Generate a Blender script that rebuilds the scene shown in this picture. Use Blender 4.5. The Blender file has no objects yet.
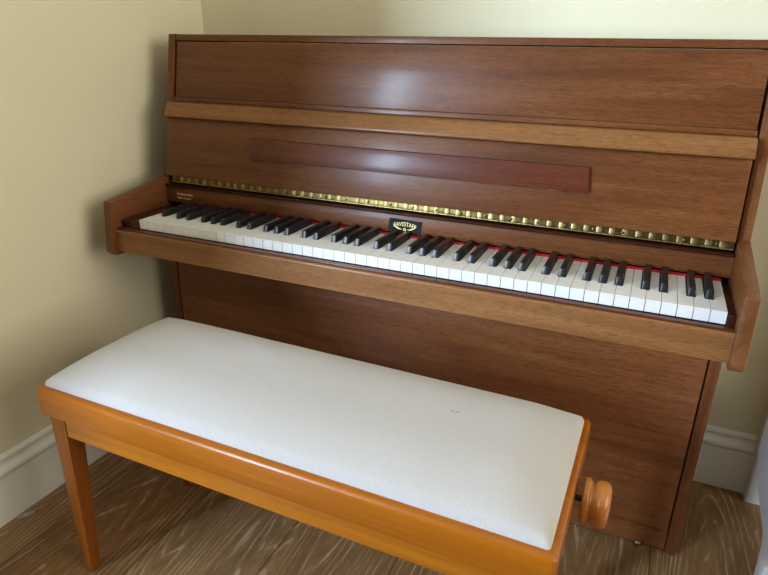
import bpy, bmesh, math, random
from mathutils import Vector, Matrix
random.seed(7)
sc = bpy.context.scene
COL = sc.collection
FZ = 0.615            # all measured heights are relative to the key tops; the floor lies this far below

# ------------------------------------------------------------------ camera
cam = bpy.data.cameras.new('camera'); camo = bpy.data.objects.new('camera', cam); COL.objects.link(camo)
cam.sensor_fit = 'HORIZONTAL'; cam.sensor_width = 36; cam.lens = 28.396; cam.clip_start = .02
camo.matrix_world = Matrix(((0.91547, -0.16149, 0.36855, 0.4408),
                            (0.40201, 0.32778, -0.85496, -0.9899),
                            (0.01727, 0.93086, 0.36500, 0.3640 + FZ), (0, 0, 0, 1)))
sc.camera = camo
# ------------------------------------------------------------------ world and exposure
w = bpy.data.worlds.new('world'); sc.world = w; w.use_nodes = True
bg = w.node_tree.nodes['Background']; bg.inputs[0].default_value = (.62, .78, 1, 1); bg.inputs[1].default_value = 1.0
sc.view_settings.view_transform = 'Standard'; sc.view_settings.look = 'None'
sc.view_settings.exposure = 0.35; sc.view_settings.gamma = 1; sc.view_settings.use_curve_mapping = False

def area(name, loc, target, sx, sy, power, col, spread=180):
    l = bpy.data.lights.new(name, 'AREA'); l.shape = 'RECTANGLE'; l.size = sx; l.size_y = sy
    l.energy = power; l.color = col; l.spread = math.radians(spread)
    o = bpy.data.objects.new(name, l); COL.objects.link(o); o.location = loc
    o.rotation_euler = (Vector(target) - Vector(loc)).to_track_quat('-Z', 'Z').to_euler()
    return o
WX0, WX1, WZ0, WZ1 = -2.40, -1.55, .50, 2.50      # tall daylight window in the wall behind the camera, to the left
area('window_daylight', ((WX0 + WX1) / 2, -3.56, (WZ0 + WZ1) / 2), ((WX0 + WX1) / 2, 0, (WZ0 + WZ1) / 2), WX1 - WX0, WZ1 - WZ0, 275, (.60, .775, 1.0))
area('right_window_daylight', (3.14, -.75, 1.55), (0, -.75, 1.55), 2.3, 1.9, 50, (1.0, .87, .69))

# ------------------------------------------------------------------ materials
def new_mat(name):
    m = bpy.data.materials.new(name); m.use_nodes = True
    nt = m.node_tree; return m, nt, nt.nodes['Principled BSDF']
def N(nt, t, **k):
    n = nt.nodes.new(t)
    for a, b in k.items(): setattr(n, a, b)
    return n
def ramp(nt, src, stops, interp='LINEAR'):
    r = N(nt, 'ShaderNodeValToRGB'); r.color_ramp.interpolation = interp
    e = r.color_ramp.elements
    while len(e) < len(stops): e.new(.5)
    for i, (p, c) in enumerate(stops):
        e[i].position = p; e[i].color = (c if len(c) == 4 else (*c, 1)) if isinstance(c, tuple) else (c, c, c, 1)
    nt.links.new(src, r.inputs[0]); return r.outputs[0]
def coords(nt, scale, loc=(0, 0, 0), rot=(0, 0, 0)):
    tc = N(nt, 'ShaderNodeTexCoord'); mp = N(nt, 'ShaderNodeMapping')
    mp.inputs['Scale'].default_value = scale; mp.inputs['Location'].default_value = loc; mp.inputs['Rotation'].default_value = rot
    nt.links.new(tc.outputs['Object'], mp.inputs[0]); return mp.outputs[0]
def noise(nt, vec, scale, detail=4, rough=.6, dist=0):
    n = N(nt, 'ShaderNodeTexNoise'); n.inputs['Scale'].default_value = scale; n.inputs['Detail'].default_value = detail
    n.inputs['Roughness'].default_value = rough; n.inputs['Distortion'].default_value = dist
    nt.links.new(vec, n.inputs['Vector']); return n.outputs[0]
def mix(nt, a, b, f, mode='MIX'):
    m = N(nt, 'ShaderNodeMix', data_type='RGBA', blend_type=mode)
    for s, v in ((m.inputs[6], a), (m.inputs[7], b), (m.inputs[0], f)):
        if isinstance(v, (int, float)): s.default_value = v
        elif isinstance(v, tuple): s.default_value = (*v, 1)
        else: nt.links.new(v, s)
    return m.outputs[2]
def bump(nt, h, bsdf, strength, dist=.001):
    b = N(nt, 'ShaderNodeBump'); b.inputs['Strength'].default_value = strength; b.inputs['Distance'].default_value = dist
    nt.links.new(h, b.inputs['Height']); nt.links.new(b.outputs[0], bsdf.inputs['Normal'])

def wood(name, dark, mid, light, axis='x', rough=.40, coat=.07, crough=.16, pore=.55, off=(0, 0, 0), fine=1.0, spec=.26, pcol=None):
    m, nt, b = new_mat(name)
    st = {'x': (1, 9, 9), 'y': (9, 1, 9), 'z': (9, 9, 1)}[axis]
    st2 = {'x': (1, 30, 30), 'y': (30, 1, 30), 'z': (30, 30, 1)}[axis]
    big = noise(nt, coords(nt, st, off), 1.6, 5, .6, .8)
    c = ramp(nt, big, [(.22, dark), (.5, mid), (.8, light)])
    band = noise(nt, coords(nt, st2, off), 2.2, 5, .65, .5)
    c = mix(nt, c, ramp(nt, band, [(.32, (.66, .60, .56)), (.62, (1.06, 1.06, 1.06))]), .7, 'MULTIPLY')
    st3 = {'x': (1, 13, 13), 'y': (13, 1, 13), 'z': (13, 13, 1)}[axis]
    po = noise(nt, coords(nt, st3, off), 55 * fine, 3, .7, .5)
    pf = ramp(nt, po, [(.48, 0.0), (.64, 1.0)])
    dk = mix(nt, c, pcol or tuple(x * .35 for x in dark), mix(nt, (0, 0, 0), pf, pore))
    nt.links.new(dk, b.inputs['Base Color'])
    b.inputs['Roughness'].default_value = rough; b.inputs['Coat Weight'].default_value = coat
    b.inputs['Coat Roughness'].default_value = crough; b.inputs['Specular IOR Level'].default_value = spec
    bump(nt, pf, b, .12, -.0004)
    return m
MAHOG = ((.100, .028, .007), (.165, .055, .015), (.23, .088, .028))
M = {}
M['case'] = wood('mahogany_case', *MAHOG, off=(.3, .1, 0))
M['case_front'] = wood('mahogany_panel', *MAHOG, off=(2.3, .7, .4), coat=.17, crough=.18)
M['fall'] = wood('mahogany_fall', *MAHOG, off=(5.1, .2, .9), coat=.13, crough=.2)
M['low'] = wood('mahogany_lower_lightened', (.13, .038, .010), (.215, .074, .022), (.29, .115, .038), off=(8.1, .5, 1.9), rough=.38)  # same mahogany as the case, with missing light put into its colour
M['rail'] = wood('light_mahogany', (.19, .076, .022), (.27, .118, .038), (.34, .155, .055), off=(1, 3, 2), rough=.36)
M['redstrip'] = wood('reddish_mahogany', (.070, .013, .005), (.115, .026, .010), (.16, .045, .019), off=(4, 1, 2), coat=.22, crough=.2)
M['side'] = wood('mahogany_side', *MAHOG, axis='z', off=(3, 3, .4))
M['arm'] = wood('mahogany_arm', (.11, .036, .010), (.18, .066, .020), (.25, .098, .034), axis='y', off=(3, 7, .4))
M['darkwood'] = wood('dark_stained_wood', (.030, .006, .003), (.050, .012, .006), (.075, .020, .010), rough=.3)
HON = ((.29, .076, .002), (.37, .108, .004), (.44, .142, .008))
M['honey'] = wood('honey_varnished_wood', *HON, rough=.28, coat=.22, pore=.12, fine=1.6, pcol=(.3, .09, .01))
M['honey_y'] = wood('honey_wood_end', *HON, axis='y', rough=.28, coat=.22, pore=.12, fine=1.6, pcol=(.3, .09, .01), off=(2, 1, 1))
M['honey_apron'] = wood('honey_wood_apron', (.31, .088, .003), (.39, .122, .006), (.45, .155, .012), rough=.36, coat=.15, pore=.10, fine=1.6, pcol=(.3, .09, .01), off=(6, 1, 3))
M['honey_leg'] = wood('honey_wood_leg', (.20, .050, .004), (.27, .075, .007), (.33, .10, .010), axis='z', rough=.3, coat=.2, pore=.12, fine=1.6, pcol=(.2, .05, .01), off=(1, 1, 5))
M['knob'] = wood('honey_turned_knob', (.34, .115, .014), (.45, .165, .025), (.52, .21, .04), axis='y', rough=.25, coat=.4, pore=.15, fine=2, pcol=(.3, .1, .02))

def plain(name, col, rough=.5, metal=0, coat=0, spec=.5, nscale=0, namt=.08):
    m, nt, b = new_mat(name)
    if nscale:
        n = noise(nt, coords(nt, (1, 1, 1)), nscale, 4, .6)
        lo = tuple(max(0, c * (1 - namt)) for c in col); hi = tuple(min(1, c * (1 + namt)) for c in col)
        nt.links.new(ramp(nt, n, [(.35, lo), (.65, hi)]), b.inputs['Base Color'])
    else: b.inputs['Base Color'].default_value = (*col, 1)
    b.inputs['Roughness'].default_value = rough; b.inputs['Metallic'].default_value = metal
    b.inputs['Coat Weight'].default_value = coat; b.inputs['Specular IOR Level'].default_value = spec
    return m
M['ivory'] = plain('white_key_plastic', (.80, .80, .78), .28, nscale=30, namt=.02)
M['keywood'] = plain('key_body_wood', (.45, .33, .2), .6, nscale=60)
M['ebony'] = plain('black_key_plastic', (.012, .012, .013), .33, nscale=80, namt=.2)
M['felt'] = plain('red_felt', (.62, .015, .03), .9, nscale=300, namt=.2)
M['brass'] = plain('brass', (.29, .225, .09), .42, metal=1, nscale=55, namt=.35)
M['brass_dull'] = plain('dull_brass', (.17, .115, .04), .42, metal=1, nscale=90, namt=.4)
M['gold'] = plain('gold_lettering', (.80, .62, .26), .45, metal=.4, nscale=200, namt=.15)
M['badge'] = plain('badge_black', (.010, .012, .013), .6, spec=.15, nscale=100, namt=.2)
M['steel'] = plain('steel', (.5, .48, .45), .35, metal=1, nscale=40)
M['blackmetal'] = plain('black_metal', (.01, .01, .01), .5, nscale=50)
M['wall'] = plain('cream_wall_paint', (.76, .72, .51), .75, spec=.25, nscale=6, namt=.012)
M['wall_dark'] = plain('unseen_wall_low_bounce', (.24, .19, .13), .8, spec=.2, nscale=6, namt=.02)  # dark tone given to the unseen walls to cut bounced light
M['ceil'] = plain('white_ceiling_paint', (.80, .78, .70), .9, nscale=6, namt=.01)
M['trim'] = plain('white_gloss_trim', (.78, .76, .68), .38, nscale=9, namt=.02)
M['cab'] = plain('white_painted_cabinet', (.88, .88, .88), .4, nscale=9, namt=.02)
M['flake'] = plain('pale_flake', (.34, .34, .30), .6, nscale=120, namt=.15)
# wall bump
nt = M['wall'].node_tree; bump(nt, noise(nt, coords(nt, (1, 1, 1)), 90, 3, .6), nt.nodes['Principled BSDF'], .06, .002)

# cushion fabric: fine cream weave, faint wrinkles, two tiny brown specks
m, nt, b = new_mat('cream_woven_fabric')
wv = noise(nt, coords(nt, (1, 6, 1)), 260, 2, .6); wh = noise(nt, coords(nt, (6, 1, 1)), 260, 2, .6)
ws = mix(nt, wv, wh, .5)
big = noise(nt, coords(nt, (1, 1, 1)), 5, 3, .5)
c = mix(nt, ramp(nt, ws, [(.3, (.455, .43, .41)), (.7, (.575, .545, .525))]), ramp(nt, big, [(.3, (.95, .94, .92)), (.7, (1, 1, 1))]), 1, 'MULTIPLY')
tc = N(nt, 'ShaderNodeTexCoord')
for px, py in ((.222, -.2155), (.2295, -.2145)):
    d = N(nt, 'ShaderNodeVectorMath', operation='DISTANCE'); nt.links.new(tc.outputs['Object'], d.inputs[0]); d.inputs[1].default_value = (px + .025, py + .2325, .0)
    sp = N(nt, 'ShaderNodeSeparateXYZ'); nt.links.new(tc.outputs['Object'], sp.inputs[0])
    cb = N(nt, 'ShaderNodeCombineXYZ'); nt.links.new(sp.outputs[0], cb.inputs[0]); nt.links.new(sp.outputs[1], cb.inputs[1])
    nt.links.new(cb.outputs[0], d.inputs[0])
    c = mix(nt, c, (.22, .11, .05), ramp(nt, d.outputs['Value'], [(.0012, .75), (.003, 0.0)]))
nt.links.new(c, b.inputs['Base Color']); b.inputs['Roughness'].default_value = .9
b.inputs['Specular IOR Level'].default_value = .15; b.inputs['Sheen Weight'].default_value = .2
bump(nt, ws, b, .25, .0006); M['fabric'] = m

# oak floor: planks along Y, limed cathedral grain
def floor_mat():
    m, nt, b = new_mat('limed_oak_planks')
    PW = .24
    tc = N(nt, 'ShaderNodeTexCoord'); sp = N(nt, 'ShaderNodeSeparateXYZ'); nt.links.new(tc.outputs['Object'], sp.inputs[0])
    def math_(op, a, bb=None):
        n = N(nt, 'ShaderNodeMath', operation=op)
        for s, v in zip(n.inputs, (a, bb)):
            if v is None: continue
            if isinstance(v, (int, float)): s.default_value = v
            else: nt.links.new(v, s)
        return n.outputs[0]
    u = math_('DIVIDE', math_('ADD', sp.outputs[0], .386 + PW * 20), PW)
    idx = math_('FLOOR', u); fr = math_('FRACT', u)
    wn = N(nt, 'ShaderNodeTexWhiteNoise', noise_dimensions='1D'); nt.links.new(idx, wn.inputs['W'])
    cb = N(nt, 'ShaderNodeCombineXYZ')
    nt.links.new(sp.outputs[0], cb.inputs[0]); nt.links.new(math_('MULTIPLY', sp.outputs[1], .11), cb.inputs[1])
    nt.links.new(math_('MULTIPLY', idx, 3.17), cb.inputs[2])
    v = cb.outputs[0]
    field = noise(nt, v, 5.5, 1.5, .4, .3)
    wig = noise(nt, v, 60, 3, .6)
    ph = math_('ADD', math_('MULTIPLY', field, 250), math_('MULTIPLY', wig, 5.0))
    s = math_('ADD', math_('MULTIPLY', math_('SINE', ph), .5), .5)
    cb2 = N(nt, 'ShaderNodeCombineXYZ')
    nt.links.new(sp.outputs[0], cb2.inputs[0]); nt.links.new(math_('MULTIPLY', sp.outputs[1], .05), cb2.inputs[1]); nt.links.new(idx, cb2.inputs[2])
    fine = noise(nt, cb2.outputs[0], 330, 2, .6)
    base = ramp(nt, wn.outputs['Value'], [(0, (.27, .155, .066)), (1, (.20, .092, .030))])
    broad = noise(nt, v, 14, 3, .6)
    c = mix(nt, base, ramp(nt, broad, [(.3, (.72, .70, .68)), (.7, (1.1, 1.1, 1.08))]), 1, 'MULTIPLY')
    c = mix(nt, c, (.13, .068, .028), mix(nt, (0, 0, 0), ramp(nt, s, [(.0, .6), (.45, 0.0)]), .5))
    brk = ramp(nt, noise(nt, v, 40, 3, .7), [(.42, 0.0), (.62, 1.0)])
    lime = mix(nt, (0, 0, 0), ramp(nt, s, [(.88, 0.0), (.98, 1.0)]), brk)
    c = mix(nt, c, (.50, .38, .24), mix(nt, (0, 0, 0), lime, .75))
    c = mix(nt, c, (.42, .30, .17), mix(nt, (0, 0, 0), ramp(nt, fine, [(.58, 0.0), (.70, 1.0)]), .55))
    c = mix(nt, c, (.10, .05, .02), mix(nt, (0, 0, 0), ramp(nt, fine, [(.28, 1.0), (.40, 0.0)]), .5))
    seam = ramp(nt, math_('MINIMUM', fr, math_('SUBTRACT', 1.0, fr)), [(.004, 1.0), (.009, 0.0)])
    c = mix(nt, c, (.05, .028, .012), mix(nt, (0, 0, 0), seam, .8))
    nt.links.new(c, b.inputs['Base Color']); b.inputs['Roughness'].default_value = .5; b.inputs['Specular IOR Level'].default_value = .3
    bump(nt, s, b, .08, .0008)
    return m
M['floor'] = floor_mat()

# ------------------------------------------------------------------ mesh helpers (measured frame: z 0 = key top)
def finish(name, bm, mat, parent=None, smooth=True, angle=35):
    me = bpy.data.meshes.new(name); bm.normal_update()
    bmesh.ops.recalc_face_normals(bm, faces=bm.faces[:])
    for v in bm.verts: v.co.z += FZ
    off = parent_world(parent) if parent else Vector((0, 0, 0))
    for v in bm.verts: v.co -= off
    bm.to_mesh(me); bm.free()
    if isinstance(mat, (list, tuple)):
        for x in mat: me.materials.append(x)
    else: me.materials.append(mat)
    if smooth:
        me.shade_smooth(); me.set_sharp_from_angle(angle=math.radians(angle))
    o = bpy.data.objects.new(name, me); COL.objects.link(o)
    if parent: o.parent = parent
    return o
def parent_world(p):
    v = Vector((0, 0, 0))
    while p: v += p.location; p = p.parent
    return v
def bevel(bm, geom, r, seg=2):
    if r > 0: bmesh.ops.bevel(bm, geom=geom, offset=r, segments=seg, profile=.5, affect='EDGES', clamp_overlap=True)
def add_box(bm, x0, x1, y0, y1, z0, z1, r=0, seg=2):
    t = bmesh.new()
    v = [t.verts.new((x, y, z)) for x in (x0, x1) for y in (y0, y1) for z in (z0, z1)]
    for f in ((0, 1, 3, 2), (4, 6, 7, 5), (0, 4, 5, 1), (2, 3, 7, 6), (0, 2, 6, 4), (1, 5, 7, 3)): t.faces.new([v[i] for i in f])
    bmesh.ops.recalc_face_normals(t, faces=t.faces[:]); bevel(t, t.edges[:], r, seg); merge(bm, t)
def merge(bm, t):
    me = bpy.data.meshes.new('tmp'); t.to_mesh(me); t.free(); bm.from_mesh(me); bpy.data.meshes.remove(me)
def add_hexa(bm, pts, r=0, seg=2):   # bottom four (ccw), top four
    t = bmesh.new(); v = [t.verts.new(p) for p in pts]
    for f in ((3, 2, 1, 0), (4, 5, 6, 7), (0, 1, 5, 4), (1, 2, 6, 5), (2, 3, 7, 6), (3, 0, 4, 7)): t.faces.new([v[i] for i in f])
    bmesh.ops.recalc_face_normals(t, faces=t.faces[:]); bevel(t, t.edges[:], r, seg); merge(bm, t)
def add_prism(bm, poly, axis, a, b_, r=0, seg=2):   # poly in the two other axes, extruded from a to b_
    t = bmesh.new()
    def P(u, w_, s): return {'x': (s, u, w_), 'y': (u, s, w_), 'z': (u, w_, s)}[axis]
    A = [t.verts.new(P(u, w_, a)) for u, w_ in poly]; B = [t.verts.new(P(u, w_, b_)) for u, w_ in poly]
    t.faces.new(A); t.faces.new(B[::-1]); n = len(poly)
    for i in range(n): t.faces.new((A[i], A[(i + 1) % n], B[(i + 1) % n], B[i]))
    bmesh.ops.recalc_face_normals(t, faces=t.faces[:]); bevel(t, t.edges[:], r, seg); merge(bm, t)
def add_lathe(bm, prof, c, axis='x', n=40):
    t = bmesh.new(); rings = []
    for d, r in prof:
        ring = []
        for k in range(n):
            a = 2 * math.pi * k / n; u, w_ = r * math.cos(a), r * math.sin(a)
            ring.append(t.verts.new({'x': (c[0] + d, c[1] + u, c[2] + w_), 'y': (c[0] + u, c[1] + d, c[2] + w_), 'z': (c[0] + u, c[1] + w_, c[2] + d)}[axis]))
        rings.append(ring)
    for A, B in zip(rings, rings[1:]):
        for k in range(n): t.faces.new((A[k], A[(k + 1) % n], B[(k + 1) % n], B[k]))
    t.faces.new(rings[0]); t.faces.new(rings[-1][::-1])
    bmesh.ops.recalc_face_normals(t, faces=t.faces[:]); merge(bm, t)
def part(name, mat, parent, fn, **k):
    bm = bmesh.new(); fn(bm); return finish(name, bm, mat, parent, **k)
def box(name, mat, parent, *a, r=0, seg=2, **k): return part(name, mat, parent, lambda bm: add_box(bm, *a, r=r, seg=seg), **k)
def prism(name, mat, parent, poly, axis, a, b_, r=0, seg=2, **k): return part(name, mat, parent, lambda bm: add_prism(bm, poly, axis, a, b_, r, seg), **k)
def struct(o, label=None):
    o['kind'] = 'structure'
    if label: o['label'] = label
    return o
def thing(name, loc, label, cat):
    o = bpy.data.objects.new(name, None); COL.objects.link(o); o.location = loc
    o['label'] = label; o['category'] = cat; o.empty_display_size = .1; return o

# ------------------------------------------------------------------ room shell
F = -FZ; WX = -.737; WY = .460; RX = 3.1; RY = -3.5; CZ = F + 2.45; T = .36
LX = -3.4; CZ = F + 2.8; EY = -1.04              # the left wall ends at EY; the room opens to the left behind the camera
struct(box('floor', M['floor'], None, LX - .15, RX + .15, RY - .2, WY + .15, F - .05, F, smooth=False))
struct(box('ceiling', M['ceil'], None, LX - .15, RX + .15, RY - .2, WY + .15, CZ, CZ + .05, smooth=False))
struct(box('wall_back', M['wall'], None, WX - .15, RX + .15, WY, WY + .15, F, CZ, smooth=False))
struct(box('wall_left', M['wall'], None, WX - .15, WX, EY, WY, F, CZ, smooth=False))
struct(box('wall_alcove', M['wall_dark'], None, LX - .15, WX - .15, EY, EY + .15, F, CZ, smooth=False))
struct(box('wall_far_left', M['wall_dark'], None, LX - .15, LX, RY - .2, EY, F, CZ, smooth=False))
def opening(bm, axis, a, b_, u0, u1, v0, v1, w0, w1):
    f = (lambda p, q, r, t: add_box(bm, a, b_, p, q, r, t)) if axis == 'x' else (lambda p, q, r, t: add_box(bm, p, q, a, b_, r, t))
    f(u0, v0, F, CZ); f(v1, u1, F, CZ); f(v0, v1, F, w0); f(v0, v1, w1, CZ)
struct(part('wall_right', M['wall_dark'], None, lambda bm: opening(bm, 'x', RX, RX + .15, RY, WY, -1.9, .4, -.015, 1.885), smooth=False))
struct(part('wall_front', M['wall_dark'], None, lambda bm: opening(bm, 'y', RY - .2, RY, LX, RX, WX0, WX1, WZ0 - FZ, WZ1 - FZ), smooth=False))
def winframe(bm):
    y0, y1 = RY - .05, RY - .01; z0, z1 = WZ0 - FZ, WZ1 - FZ
    for a, b_ in ((WX0, WX0 + .04), (WX1 - .04, WX1)): add_box(bm, a, b_, y0, y1, z0, z1, .004)
    add_box(bm, WX0, WX1, y0, y1, z0, z0 + .04, .004); add_box(bm, WX0, WX1, y0, y1, z1 - .04, z1, .004)
struct(part('window_1', M['trim'], None, winframe))
# skirting profile (distance from wall, height)
SK = [(0, 0), (.017, 0), (.017, .104), (.0155, .108), (.0155, .110), (.019, .113), (.021, .119), (.019, .125), (.0155, .128),
      (.0115, .131), (.0095, .137), (.0085, .141), (.010, .1435), (.010, .147), (.0075, .151), (.004, .153), (0, .154)]
struct(prism('baseboard_left', M['trim'], None, [(WX + d, F + h) for d, h in SK], 'y', EY, WY, angle=50))
struct(prism('baseboard_back', M['trim'], None, [(WY - d, F + h) for d, h in SK], 'x', WX, .774, angle=50))
def casing(bm):
    pr = [(.774, WY), (.774, .414), (.777, .411), (.806, .411), (.809, .415), (.815, .417), (.842, .417), (.85, .422), (.858, .422), (.86, .426), (.86, WY)]
    add_prism(bm, pr, 'z', F, F + 2.1)
struct(part('trim_1', M['trim'], None, casing, angle=50))

# ------------------------------------------------------------------ upright piano
P = thing('upright_piano', (0, .3, 0), 'brown mahogany upright piano with open keyboard lid against the cream wall', 'piano')
TL = .195                                        # slope of the upper front (dy per dz)
def SY(z, off=0): return .1812 + (z - .1) * TL - off
XL0, XL1, XR0, XR1 = -.6611, -.6415, .6010, .6206    # outer / inner faces of the two sides
BACK = .435; ZT = .391
side_poly = [(.1575, F), (.1575, -.02), (SY(.0), .0), (SY(ZT), ZT), (BACK, ZT), (BACK, F)]
for a, b_ in ((XL0, XL1), (XR0, XR1)): prism('side_panel', M['side'], P, side_poly, 'x', a, b_, .0012)
# keyboard arms
armp = [(-.0250, .034), (-.0230, .0385), (.150, .0650), (.1765, .0695), (.1765, -.080), (.012, -.0840)]
for k in range(7):
    a = math.pi / 2 * k / 6; armp.append((-.020 - .016 * math.sin(a), -.0690 - .016 * math.cos(a)))
for a, b_ in ((XL0 - .0006, XL1 + .0006), (XR0 - .0006, XR1 + .0006)): prism('arm', M['arm'], P, armp, 'x', a, b_, .0018, 2)
# back, bottom board, soundboard back
box('back_board', M['darkwood'], P, XL1, XR0, BACK - .03, BACK - .004, F + .02, ZT - .02)
box('bottom_board', M['darkwood'], P, XL1 + .001, XR0 - .001, .17, BACK - .035, F + .012, F + .03)
box('lower_panel', M['low'], P, XL1 + .0032, XR0 - .0032, .1585, .176, F + .052, -.060, r=.0012)
box('toe_rail', M['low'], P, XL1 + .0015, XR0 - .0015, .1605, .185, F + .004, F + .0505, r=.001)
box('keybed', M['darkwood'], P, XL1 + .001, XR0 - .001, -.004, .30, -.0735, -.052)
# key slip with rounded top edge
slip = [(-.019, -.0755), (-.019, -.031)] + [(-.0140 - .005 * math.cos(a), -.0305 + .005 * math.sin(a)) for a in (0, .4, .8, 1.2, 1.57)] + [(-.0022, -.0255), (-.0022, -.0755)]
prism('key_slip', M['rail'], P, slip, 'x', XL1 + .0008, XR0 - .0008)
box('slip_cap', M['redstrip'], P, XL1 + .0012, XR0 - .0012, -.0155, -.0021, -.0253, -.0215, r=.001)
# key blocks
kb = [(-.001, -.024), (-.001, -.0075), (.001, -.0050), (.146, -.0035), (.146, -.05), (-.001, -.05)]
prism('key_block', M['darkwood'], P, kb, 'x', XL1 + .001, -.5885, .0012)
prism('key_block', M['darkwood'], P, kb, 'x', .5885, XR0 - .001, .0012)
part('stop_button', M['brass_dull'], P, lambda bm: add_lathe(bm, [(0, .0045), (.0012, .0045), (.002, .003)], (-.6165, -.0085, -.0215), 'z', 20))
# keys
U = .0235
BK = {0: 'A', 1: 'B'}
seq = 'ABCDEFG'
boff = {'A': .0026, 'C': -.0024, 'D': .0024, 'F': -.0030, 'G': 0.0}
blacks = {}
for i in range(50):
    L = seq[i % 7]
    if L in boff and i < 49: blacks[i] = -.5875 + (i + 1) * U + boff[L]
YE = .149; YB = .0475; BH = .0058
for i in range(50):
    x0 = -.5875 + i * U + .00035; x1 = -.5875 + (i + 1) * U - .00035
    xl = blacks[i - 1] + BH + .0012 if (i - 1) in blacks else x0
    xr = blacks[i] - BH - .0012 if i in blacks else x1
    poly = [(x0, 0), (x1, 0)]
    poly += [(x1, YB - .001), (xr, YB - .001)] if xr != x1 else []
    poly += [(xr, YE), (xl, YE)]
    poly += [(xl, YB - .001), (x0, YB - .001)] if xl != x0 else []
    def f(bm):
        add_prism(bm, poly, 'z', -.0030, 0, .0005, 1)
        add_prism(bm, [(x0 + .0002, .0006), (x1 - .0002, .0006)] + [(a - .0002 if a > (x0 + x1) / 2 else a + .0002, b_) for a, b_ in poly[2:]], 'z', -.0205, -.0031)
    part('white_key', M['ivory'], P, f)
for i, xc in sorted(blacks.items()):
    t_ = .0048
    def f(bm):
        h = .0136
        add_hexa(bm, [(xc - BH, YB, -.010), (xc + BH, YB, -.010), (xc + BH, YE - .0005, -.010), (xc - BH, YE - .0005, -.010),
                      (xc - t_, YB + .0045, h), (xc + t_, YB + .0045, h), (xc + t_ + .0002, YE - .0005, h - .0006), (xc - t_ - .0002, YE - .0005, h - .0006)], .0009, 2)
    part('black_key', M['ebony'], P, f)
box('key_felt', M['felt'], P, -.5875, .5875, .1492, .1525, -.004, .0040, r=.0008)
# name board below the hinge
nb = [(.1506, .0068), (.1530, .0310), (.1545, .0440), (.1750, .0440), (.1750, .0068)]
prism('name_board', M['case'], P, nb, 'x', XL1 + .001, XR0 - .001, .0008)
prism('hinge_rail', M['darkwood'], P, [(.1485, .0445), (.1475, .0490), (SY(.0495, .012), .0495), (.190, .0500), (.190, .0445)], 'x', XL1 + .002, XR0 - .003, .0006)
def on_name(z): return .1506 + (z - .0068) * .0992
# badge: slightly slanted black transfer with gold lettering
def text_mesh(name, body, size, mat, parent, place, arch=0, sx=1, weight=0):
    cu = bpy.data.curves.new('t', 'FONT'); cu.body = body; cu.size = size; cu.align_x = 'CENTER'; cu.offset = weight; cu.resolution_u = 3
    ob = bpy.data.objects.new('t', cu); COL.objects.link(ob)
    dg = bpy.context.evaluated_depsgraph_get(); me = bpy.data.meshes.new_from_object(ob.evaluated_get(dg))
    bpy.data.objects.remove(ob); bpy.data.curves.remove(cu)
    bm = bmesh.new(); bm.from_mesh(me); bpy.data.meshes.remove(me)
    r = bmesh.ops.extrude_face_region(bm, geom=bm.faces[:])
    for v in r['geom']:
        if isinstance(v, bmesh.types.BMVert): v.co.z += .00025
    for v in bm.verts:
        x, y, d = v.co.x * sx, v.co.y, v.co.z
        y -= arch * x * x
        v.co = place(x, y, d)
    return finish(name, bm, mat, parent, smooth=False)
BZ = .0235; BXC = -.0065
def badge_place(x, y, d, e=.0008): z = BZ + y; return (BXC + x, on_name(z) - e - d, z)
bm = bmesh.new(); t = [(-.0380, -.0135), (.0355, -.0145), (.0385, .0110), (-.0350, .0125)]
A = [bm.verts.new(badge_place(x, y, 0)) for x, y in t]; B = [bm.verts.new(badge_place(x, y, 0, .0001)) for x, y in t]
bm.faces.new(A); bm.faces.new(B[::-1])
for i in range(4): bm.faces.new((A[i], A[(i + 1) % 4], B[(i + 1) % 4], B[i]))
bd = finish('badge', bm, M['badge'], P, smooth=False); bd['label'] = 'black badge with gold lettering'
text_mesh('lettering', 'EAVESTAFF', .0120, M['gold'], bd, lambda x, y, d: badge_place(x, y - .0015, d), arch=6.0, sx=.86)
def swash(bm):
    for s in (-1, 1):
        pts = []
        for k in range(11):
            u = k / 10; pts.append((s * (.0065 + .020 * u), -.0085 + .0085 * u * u, .0011 * math.sin(math.pi * min(1, u * 1.05)) + .0002))
        up = [bm.verts.new(badge_place(x, y + w_, .0003)) for x, y, w_ in pts]; dn = [bm.verts.new(badge_place(x, y - w_, .0003)) for x, y, w_ in pts]
        for k in range(10): bm.faces.new((up[k], up[k + 1], dn[k + 1], dn[k]))
    for a0 in (0,):
        ring = [bm.verts.new(badge_place(.0030 * math.cos(a) * 1.1, -.0085 + .0030 * math.sin(a), .0003)) for a in [k * math.pi / 8 for k in range(16)]]
        inn = [bm.verts.new(badge_place(.0016 * math.cos(a) * 1.1, -.0085 + .0016 * math.sin(a), .0003)) for a in [k * math.pi / 8 for k in range(16)]]
        for k in range(16): bm.faces.new((ring[k], ring[(k + 1) % 16], inn[(k + 1) % 16], inn[k]))
part('emblem', M['gold'], bd, swash, smooth=False)
def left_place(x, y, d): z = .0245 + y; return (-.586 + x + .25 * y, on_name(z) - .0002 - d, z)
text_mesh('retailer_lettering', 'Brownsmiths', .0090, M['gold'], P, lambda x, y, d: left_place(x, y, d), sx=1.0, weight=.0001)
text_mesh('retailer_lettering', 'Pianos London', .0070, M['gold'], P, lambda x, y, d: left_place(x, y - .0085, d), sx=1.0, weight=.0001)

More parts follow.
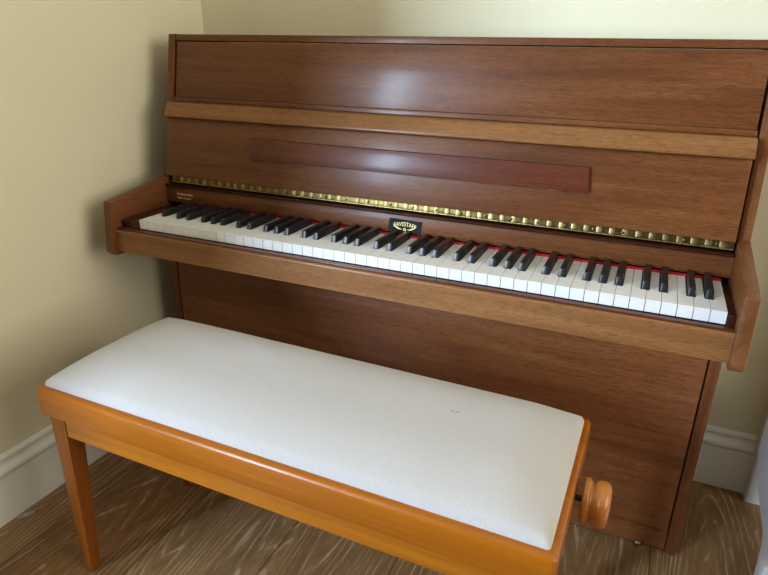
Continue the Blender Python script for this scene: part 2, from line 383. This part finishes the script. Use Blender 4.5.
# long brass hinge: strip, knuckles, screws
def slope_slab(bm, x0, x1, za, zb, off0, off1, r=0, cut=(0, 0)):
    add_hexa(bm, [(x0, SY(za, off1), za), (x1, SY(za, off1), za), (x1, SY(za, off0), za), (x0, SY(za, off0), za),
                  (x0 + cut[0], SY(zb, off1), zb), (x1 + cut[1], SY(zb, off1), zb), (x1 + cut[1], SY(zb, off0), zb), (x0 + cut[0], SY(zb, off0), zb)], r, 2)
HX0, HX1 = -.628, .5965
hg = part('piano_hinge', M['brass_dull'], P, lambda bm: slope_slab(bm, HX0, HX1, .0545, .0680, -.004, .0092, .0003))
def kn(bm):
    n = 108
    for k in range(n):
        a = HX0 + (HX1 - HX0) * k / n; b_ = HX0 + (HX1 - HX0) * (k + 1) / n - .0009
        add_lathe(bm, [(0, .0021), (b_ - a, .0021)], (a, SY(.0540, .0102), .0545), 'x', 10)
        if k % 2 == 0: slope_slab(bm, a, b_, .0545, .0672, .008, .0100, .0003)  # brighter plates over the duller strip stand in for alternating reflections
part('knuckles', M['brass'], hg, kn)
for k in range(25):
    x = HX0 + .018 + k * (.0513)
    if x > HX1 - .005: break
    part('screw', M['brass_dull'], hg, lambda bm: add_lathe(bm, [(0, .0030), (-.0006, .0028), (-.0011, .0014)], (x, SY(.0610, .0104), .0610), 'y', 12))
# the opened lid leaning back (fall)
FX0, FX1 = -.6405, .5965
part('fallboard', M['fall'], P, lambda bm: slope_slab(bm, FX0, FX1, .0690, .2050, .001, .0195, .0018)).__setitem__('label', 'opened keyboard lid leaning back')
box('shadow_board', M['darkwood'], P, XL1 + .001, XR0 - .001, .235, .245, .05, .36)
# music strip on the fall
ms = part('music_strip', M['redstrip'], P, lambda bm: slope_slab(bm, -.3940, .3470, .1275, .1725, .0197, .0290, .0010, cut=(-.0015, -.0055)))
ms['label'] = 'narrow reddish music strip across the lid'
for x in (-.345, .290): part('strip_bracket', M['brass_dull'], ms, lambda bm: slope_slab(bm, x - .012, x + .012, .1261, .1273, .020, .0275, .0002))
# music shelf bar
barp = [(SY(.2062, -.008), .2062), (SY(.2062, .0285), .2062), (SY(.2085, .0318), .2085), (SY(.213, .0318), .213), (SY(.2375, .0225), .2375), (SY(.2395, .0195), .2395), (SY(.2400, -.008), .2400)]
prism('music_shelf', M['rail'], P, barp, 'x', -.6410, .5975, .0012)
# upper front panel with lower lip and the lid
part('upper_panel', M['case_front'], P, lambda bm: slope_slab(bm, -.6345, .5955, .2505, .3745, -.018, -.0005, .0008))
part('panel_lip', M['case_front'], P, lambda bm: slope_slab(bm, -.6395, .5975, .2405, .2500, -.018, .0012, .0006))
part('top_lid', M['case'], P, lambda bm: (add_prism(bm, [(SY(.3768, -.001), .3768), (SY(.389, -.001), .3905), (BACK, .3905), (BACK, .3768)], 'x', XL1 + .0012, XR0 - .0012, .0012)))
# little brass stud showing under the toe rail
part('pedal_stud', M['brass'], P, lambda bm: add_lathe(bm, [(0, .006), (-.006, .007), (-.010, .003)], (.548, .1600, F + .0075), 'y', 16))

# ------------------------------------------------------------------ piano bench
BX0, BX1, BY0, BY1 = -.477, .420, -.398, -.067
BC = Vector((-.025, (BY0 + BY1) / 2, 0))
B_ = thing('piano_bench', BC + Vector((.0024, .00645, 0)), 'long honey-varnished wooden piano bench with cream cushion in front of the piano', 'bench')
B_.rotation_euler.z = -.0145
RT, RB = -.1930, -.2455
def ringrail(side):
    wv_ = .017
    o = {'f': [(BX0, BY0), (BX1, BY0), (BX1 - wv_, BY0 + wv_), (BX0 + wv_, BY0 + wv_)], 'b': [(BX1, BY1), (BX0, BY1), (BX0 + wv_, BY1 - wv_), (BX1 - wv_, BY1 - wv_)],
         'l': [(BX0, BY1), (BX0, BY0), (BX0 + wv_, BY0 + wv_), (BX0 + wv_, BY1 - wv_)], 'r': [(BX1, BY0), (BX1, BY1), (BX1 - wv_, BY1 - wv_), (BX1 - wv_, BY0 + wv_)]}
    return o[side]
# one moulding profile swept round the frame: rounded outer top edge
def sweep_frame(bm, prof, cr=.009):
    # corners rounded: list of path points with outward normals
    path = []
    for cx_, cy_, a0 in ((BX1 - cr, BY0 + cr, -90), (BX1 - cr, BY1 - cr, 0), (BX0 + cr, BY1 - cr, 90), (BX0 + cr, BY0 + cr, 180)):
        for k in range(6):
            a = math.radians(a0 + 90 * k / 5); path.append((cx_, cy_, math.cos(a), math.sin(a)))
    rings = []
    for cx_, cy_, nx, ny in path:
        ring = []
        for d, z in prof:
            if d <= cr: ring.append(bm.verts.new((cx_ + nx * (cr - d), cy_ + ny * (cr - d), z)))
            else: ring.append(bm.verts.new((BX1 - d if cx_ > 0 else BX0 + d, BY1 - d if cy_ > (BY0 + BY1) / 2 else BY0 + d, z)))
        rings.append(ring)
    n = len(rings); m_ = len(prof)
    for i in range(n):
        for j in range(m_): bm.faces.new((rings[i][j], rings[(i + 1) % n][j], rings[(i + 1) % n][(j + 1) % m_], rings[i][(j + 1) % m_]))
rr = .009
prof = [(.0165, RB), (.003, RB), (.0006, RB + .0015), (0, RB + .004)] + [(rr - rr * math.cos(a), RT - rr + rr * math.sin(a)) for a in [math.pi / 2 * k / 6 for k in range(7)]] + [(.0165, RT)]
sf = part('seat_frame', M['honey'], B_, lambda bm: sweep_frame(bm, prof), angle=40)
# cushion
def cushion(bm):
    x0, x1, y0, y1 = BX0 + .0095, BX1 - .0100, BY0 + .0125, BY1 - .0110
    nx, ny = 96, 44; top = []; r = .005; cxm, cym = (x0 + x1) / 2, (y0 + y1) / 2; hx, hy = (x1 - x0) / 2, (y1 - y0) / 2
    def sd(x, y):
        qx = abs(x - cxm) - hx + r; qy = abs(y - cym) - hy + r
        return math.hypot(max(qx, 0), max(qy, 0)) + min(max(qx, qy), 0) - r
    for j in range(ny + 1):
        row = []
        for i in range(nx + 1):
            u = i / nx * 2 - 1; v = j / ny * 2 - 1
            u = math.sin(u * math.pi / 2) * .5 + u * .5; v = math.sin(v * math.pi / 2) * .5 + v * .5
            u = max(-1, min(1, u)); v = max(-1, min(1, v))
            x = cxm + u * hx; y = cym + v * hy
            # rounded corners: pull into the rounded rectangle
            d = sd(x, y)
            if d > 0:
                px_ = cxm + math.copysign(hx - r, x - cxm); py_ = cym + math.copysign(hy - r, y - cym)
                L = math.hypot(x - px_, y - py_); x = px_ + (x - px_) * r / L; y = py_ + (y - py_) * r / L; d = 0
            e = max(0, -d)
            edge = .013 * math.sqrt(max(0, 1 - (1 - min(1, e / .013)) ** 2))
            ex = (1 - abs((x - cxm) / hx)) * hx; ey = (1 - abs((y - cym) / hy)) * hy
            el = math.sin(math.pi / 2 * min(1, ex / .095)) if x > cxm else 1 - math.exp(-ex / .034)
            dome = .0305 * el * (1 - (abs(y - cym) / hy) ** 3.2)
            wr = .0007 * math.sin((x * 1.0 + y * 1.6) * 42) * math.exp(-((x + .18) / .10) ** 2) * math.exp(-((y + .16) / .07) ** 2)
            row.append(bm.verts.new((x, y, RT - .0015 + edge + dome + wr)))
        top.append(row)
    for j in range(ny):
        for i in range(nx):
            try: bm.faces.new((top[j][i], top[j][i + 1], top[j + 1][i + 1], top[j + 1][i]))
            except ValueError: pass
    bmesh.ops.remove_doubles(bm, verts=bm.verts[:], dist=.00001)
    be = [e for e in bm.edges if e.is_boundary]
    rr_ = bmesh.ops.extrude_edge_only(bm, edges=be)
    vs = [v for v in rr_['geom'] if isinstance(v, bmesh.types.BMVert)]
    for v in vs: v.co.z = RT - .0012
    bmesh.ops.contextual_create(bm, geom=[e for e in bm.edges if e.is_boundary])
box('seat_board', M['honey_y'], B_, BX0 + .0167, BX1 - .0167, BY0 + .0167, BY1 - .0167, RB + .004, RT - .0012)
cu = part('seat_cushion', M['fabric'], B_, cushion, angle=60)
# base: aprons, legs
AZ0, AZ1 = -.290, RB - .0008
def apron_boards():
    yf = BY0 + .0135; yb = BY1 - .0135; xl = BX0 + .012; xr = BX1 - .010
    box('apron', M['honey_apron'], B_, xl + .0345, xr - .0345, yf, yf + .018, AZ0, AZ1, r=.0012)
    box('apron', M['honey_apron'], B_, xl + .0345, xr - .0345, yb - .018, yb, AZ0, AZ1, r=.0012)
    box('apron', M['honey_y'], B_, xl, xl + .018, yf + .0345, yb - .0345, AZ0, AZ1, r=.0012)
    box('apron', M['honey_y'], B_, xr - .018, xr, yf + .0345, yb - .0345, AZ0, AZ1, r=.0012)
    for sx in (0, 1):
        for sy in (0, 1):
            wt, wb = .037, .0215
            xo, yo = (xl - .004, xr)[sx], (yf, yb)[sy]; dx, dy = (1, -1)[sx], (1, -1)[sy]
            sl = .0075
            def q(w_, o, z):
                return [(xo + dx * o, yo + dy * 0, z), (xo + dx * (o + w_), yo + dy * 0, z), (xo + dx * (o + w_), yo + dy * w_, z), (xo + dx * o, yo + dy * w_, z)]
            part('leg', M['honey_leg'], B_, lambda bm: add_hexa(bm, q(wb, sl, F) + q(wt, 0, AZ1), .0018, 2))
apron_boards()
# height-adjusting knob on the right end
kc = (BX1 - .0035, -.220, -.2350)
kprof = [(.013, .0001), (.013, .0300), (.0140, .0325), (.0155, .0332), (.0205, .0332), (.0220, .0320), (.0235, .0295), (.0260, .0278), (.0285, .0285), (.0315, .0315),
         (.0360, .0335), (.0410, .0340), (.0455, .0326), (.0490, .0290), (.0510, .0230), (.0518, .0140), (.0520, .0001)]
kn_ = part('adjusting_knob', M['knob'], B_, lambda bm: add_lathe(bm, kprof, kc, 'x', 48), angle=60); kn_['label'] = 'turned wooden adjusting knob'
part('shaft', M['blackmetal'], kn_, lambda bm: add_lathe(bm, [(-.012, .0045), (.014, .0045)], kc, 'x', 16))

# ------------------------------------------------------------------ white cabinet at the right edge
Cb = thing('cabinet', (.88, 0, 0), 'low white painted cabinet on feet at the right edge, partly cut off', 'cabinet')
X0, X1, Y0, Y1 = .758, .99, -.28, .355; TP = -.29
sidep = [(Y1, TP), (Y1, -.432), (.30, -.462), (.275, -.480), (.175, -.492), (.155, -.500), (.143, -.520), (.132, F), (.10, F), (.09, -.52), (.07, -.50), (-.20, -.50), (-.22, -.52), (-.25, F), (Y0, F), (Y0, TP)]
prism('side', M['cab'], Cb, sidep, 'x', X0, X0 + .02, .001)
prism('side', M['cab'], Cb, sidep, 'x', X1 - .02, X1, .001)
box('back', M['cab'], Cb, X0 + .021, X1 - .021, Y1 - .02, Y1 - .002, -.43, TP - .001)
box('base', M['cab'], Cb, X0 + .021, X1 - .021, Y0 + .025, Y1 - .021, -.43, -.412)
box('front_door', M['cab'], Cb, X0 + .022, X1 - .022, Y0 + .003, Y0 + .022, -.41, TP - .004, r=.002)
box('worktop', M['cab'], Cb, X0 - .01, X1 + .01, Y0 - .01, Y1 + .005, TP + .001, TP + .022, r=.003)
for x in (.87, .93): box('foot', M['cab'], Cb, x, x + .03, .28, .32, F, -.4305, r=.002)
# ------------------------------------------------------------------ pale flake by the left skirting
def flake(bm):
    pr = [(-.7150, -.338), (-.706, -.334), (-.699, -.325), (-.695, -.312), (-.700, -.305), (-.707, -.309), (-.712, -.319), (-.7165, -.328)]
    add_prism(bm, pr, 'z', F, F + .0015, .0006, 1)
fl = part('paint_flake', M['flake'], None, flake); fl['label'] = 'small pale flake lying on the floor by the left skirting board'; fl['category'] = 'flake'
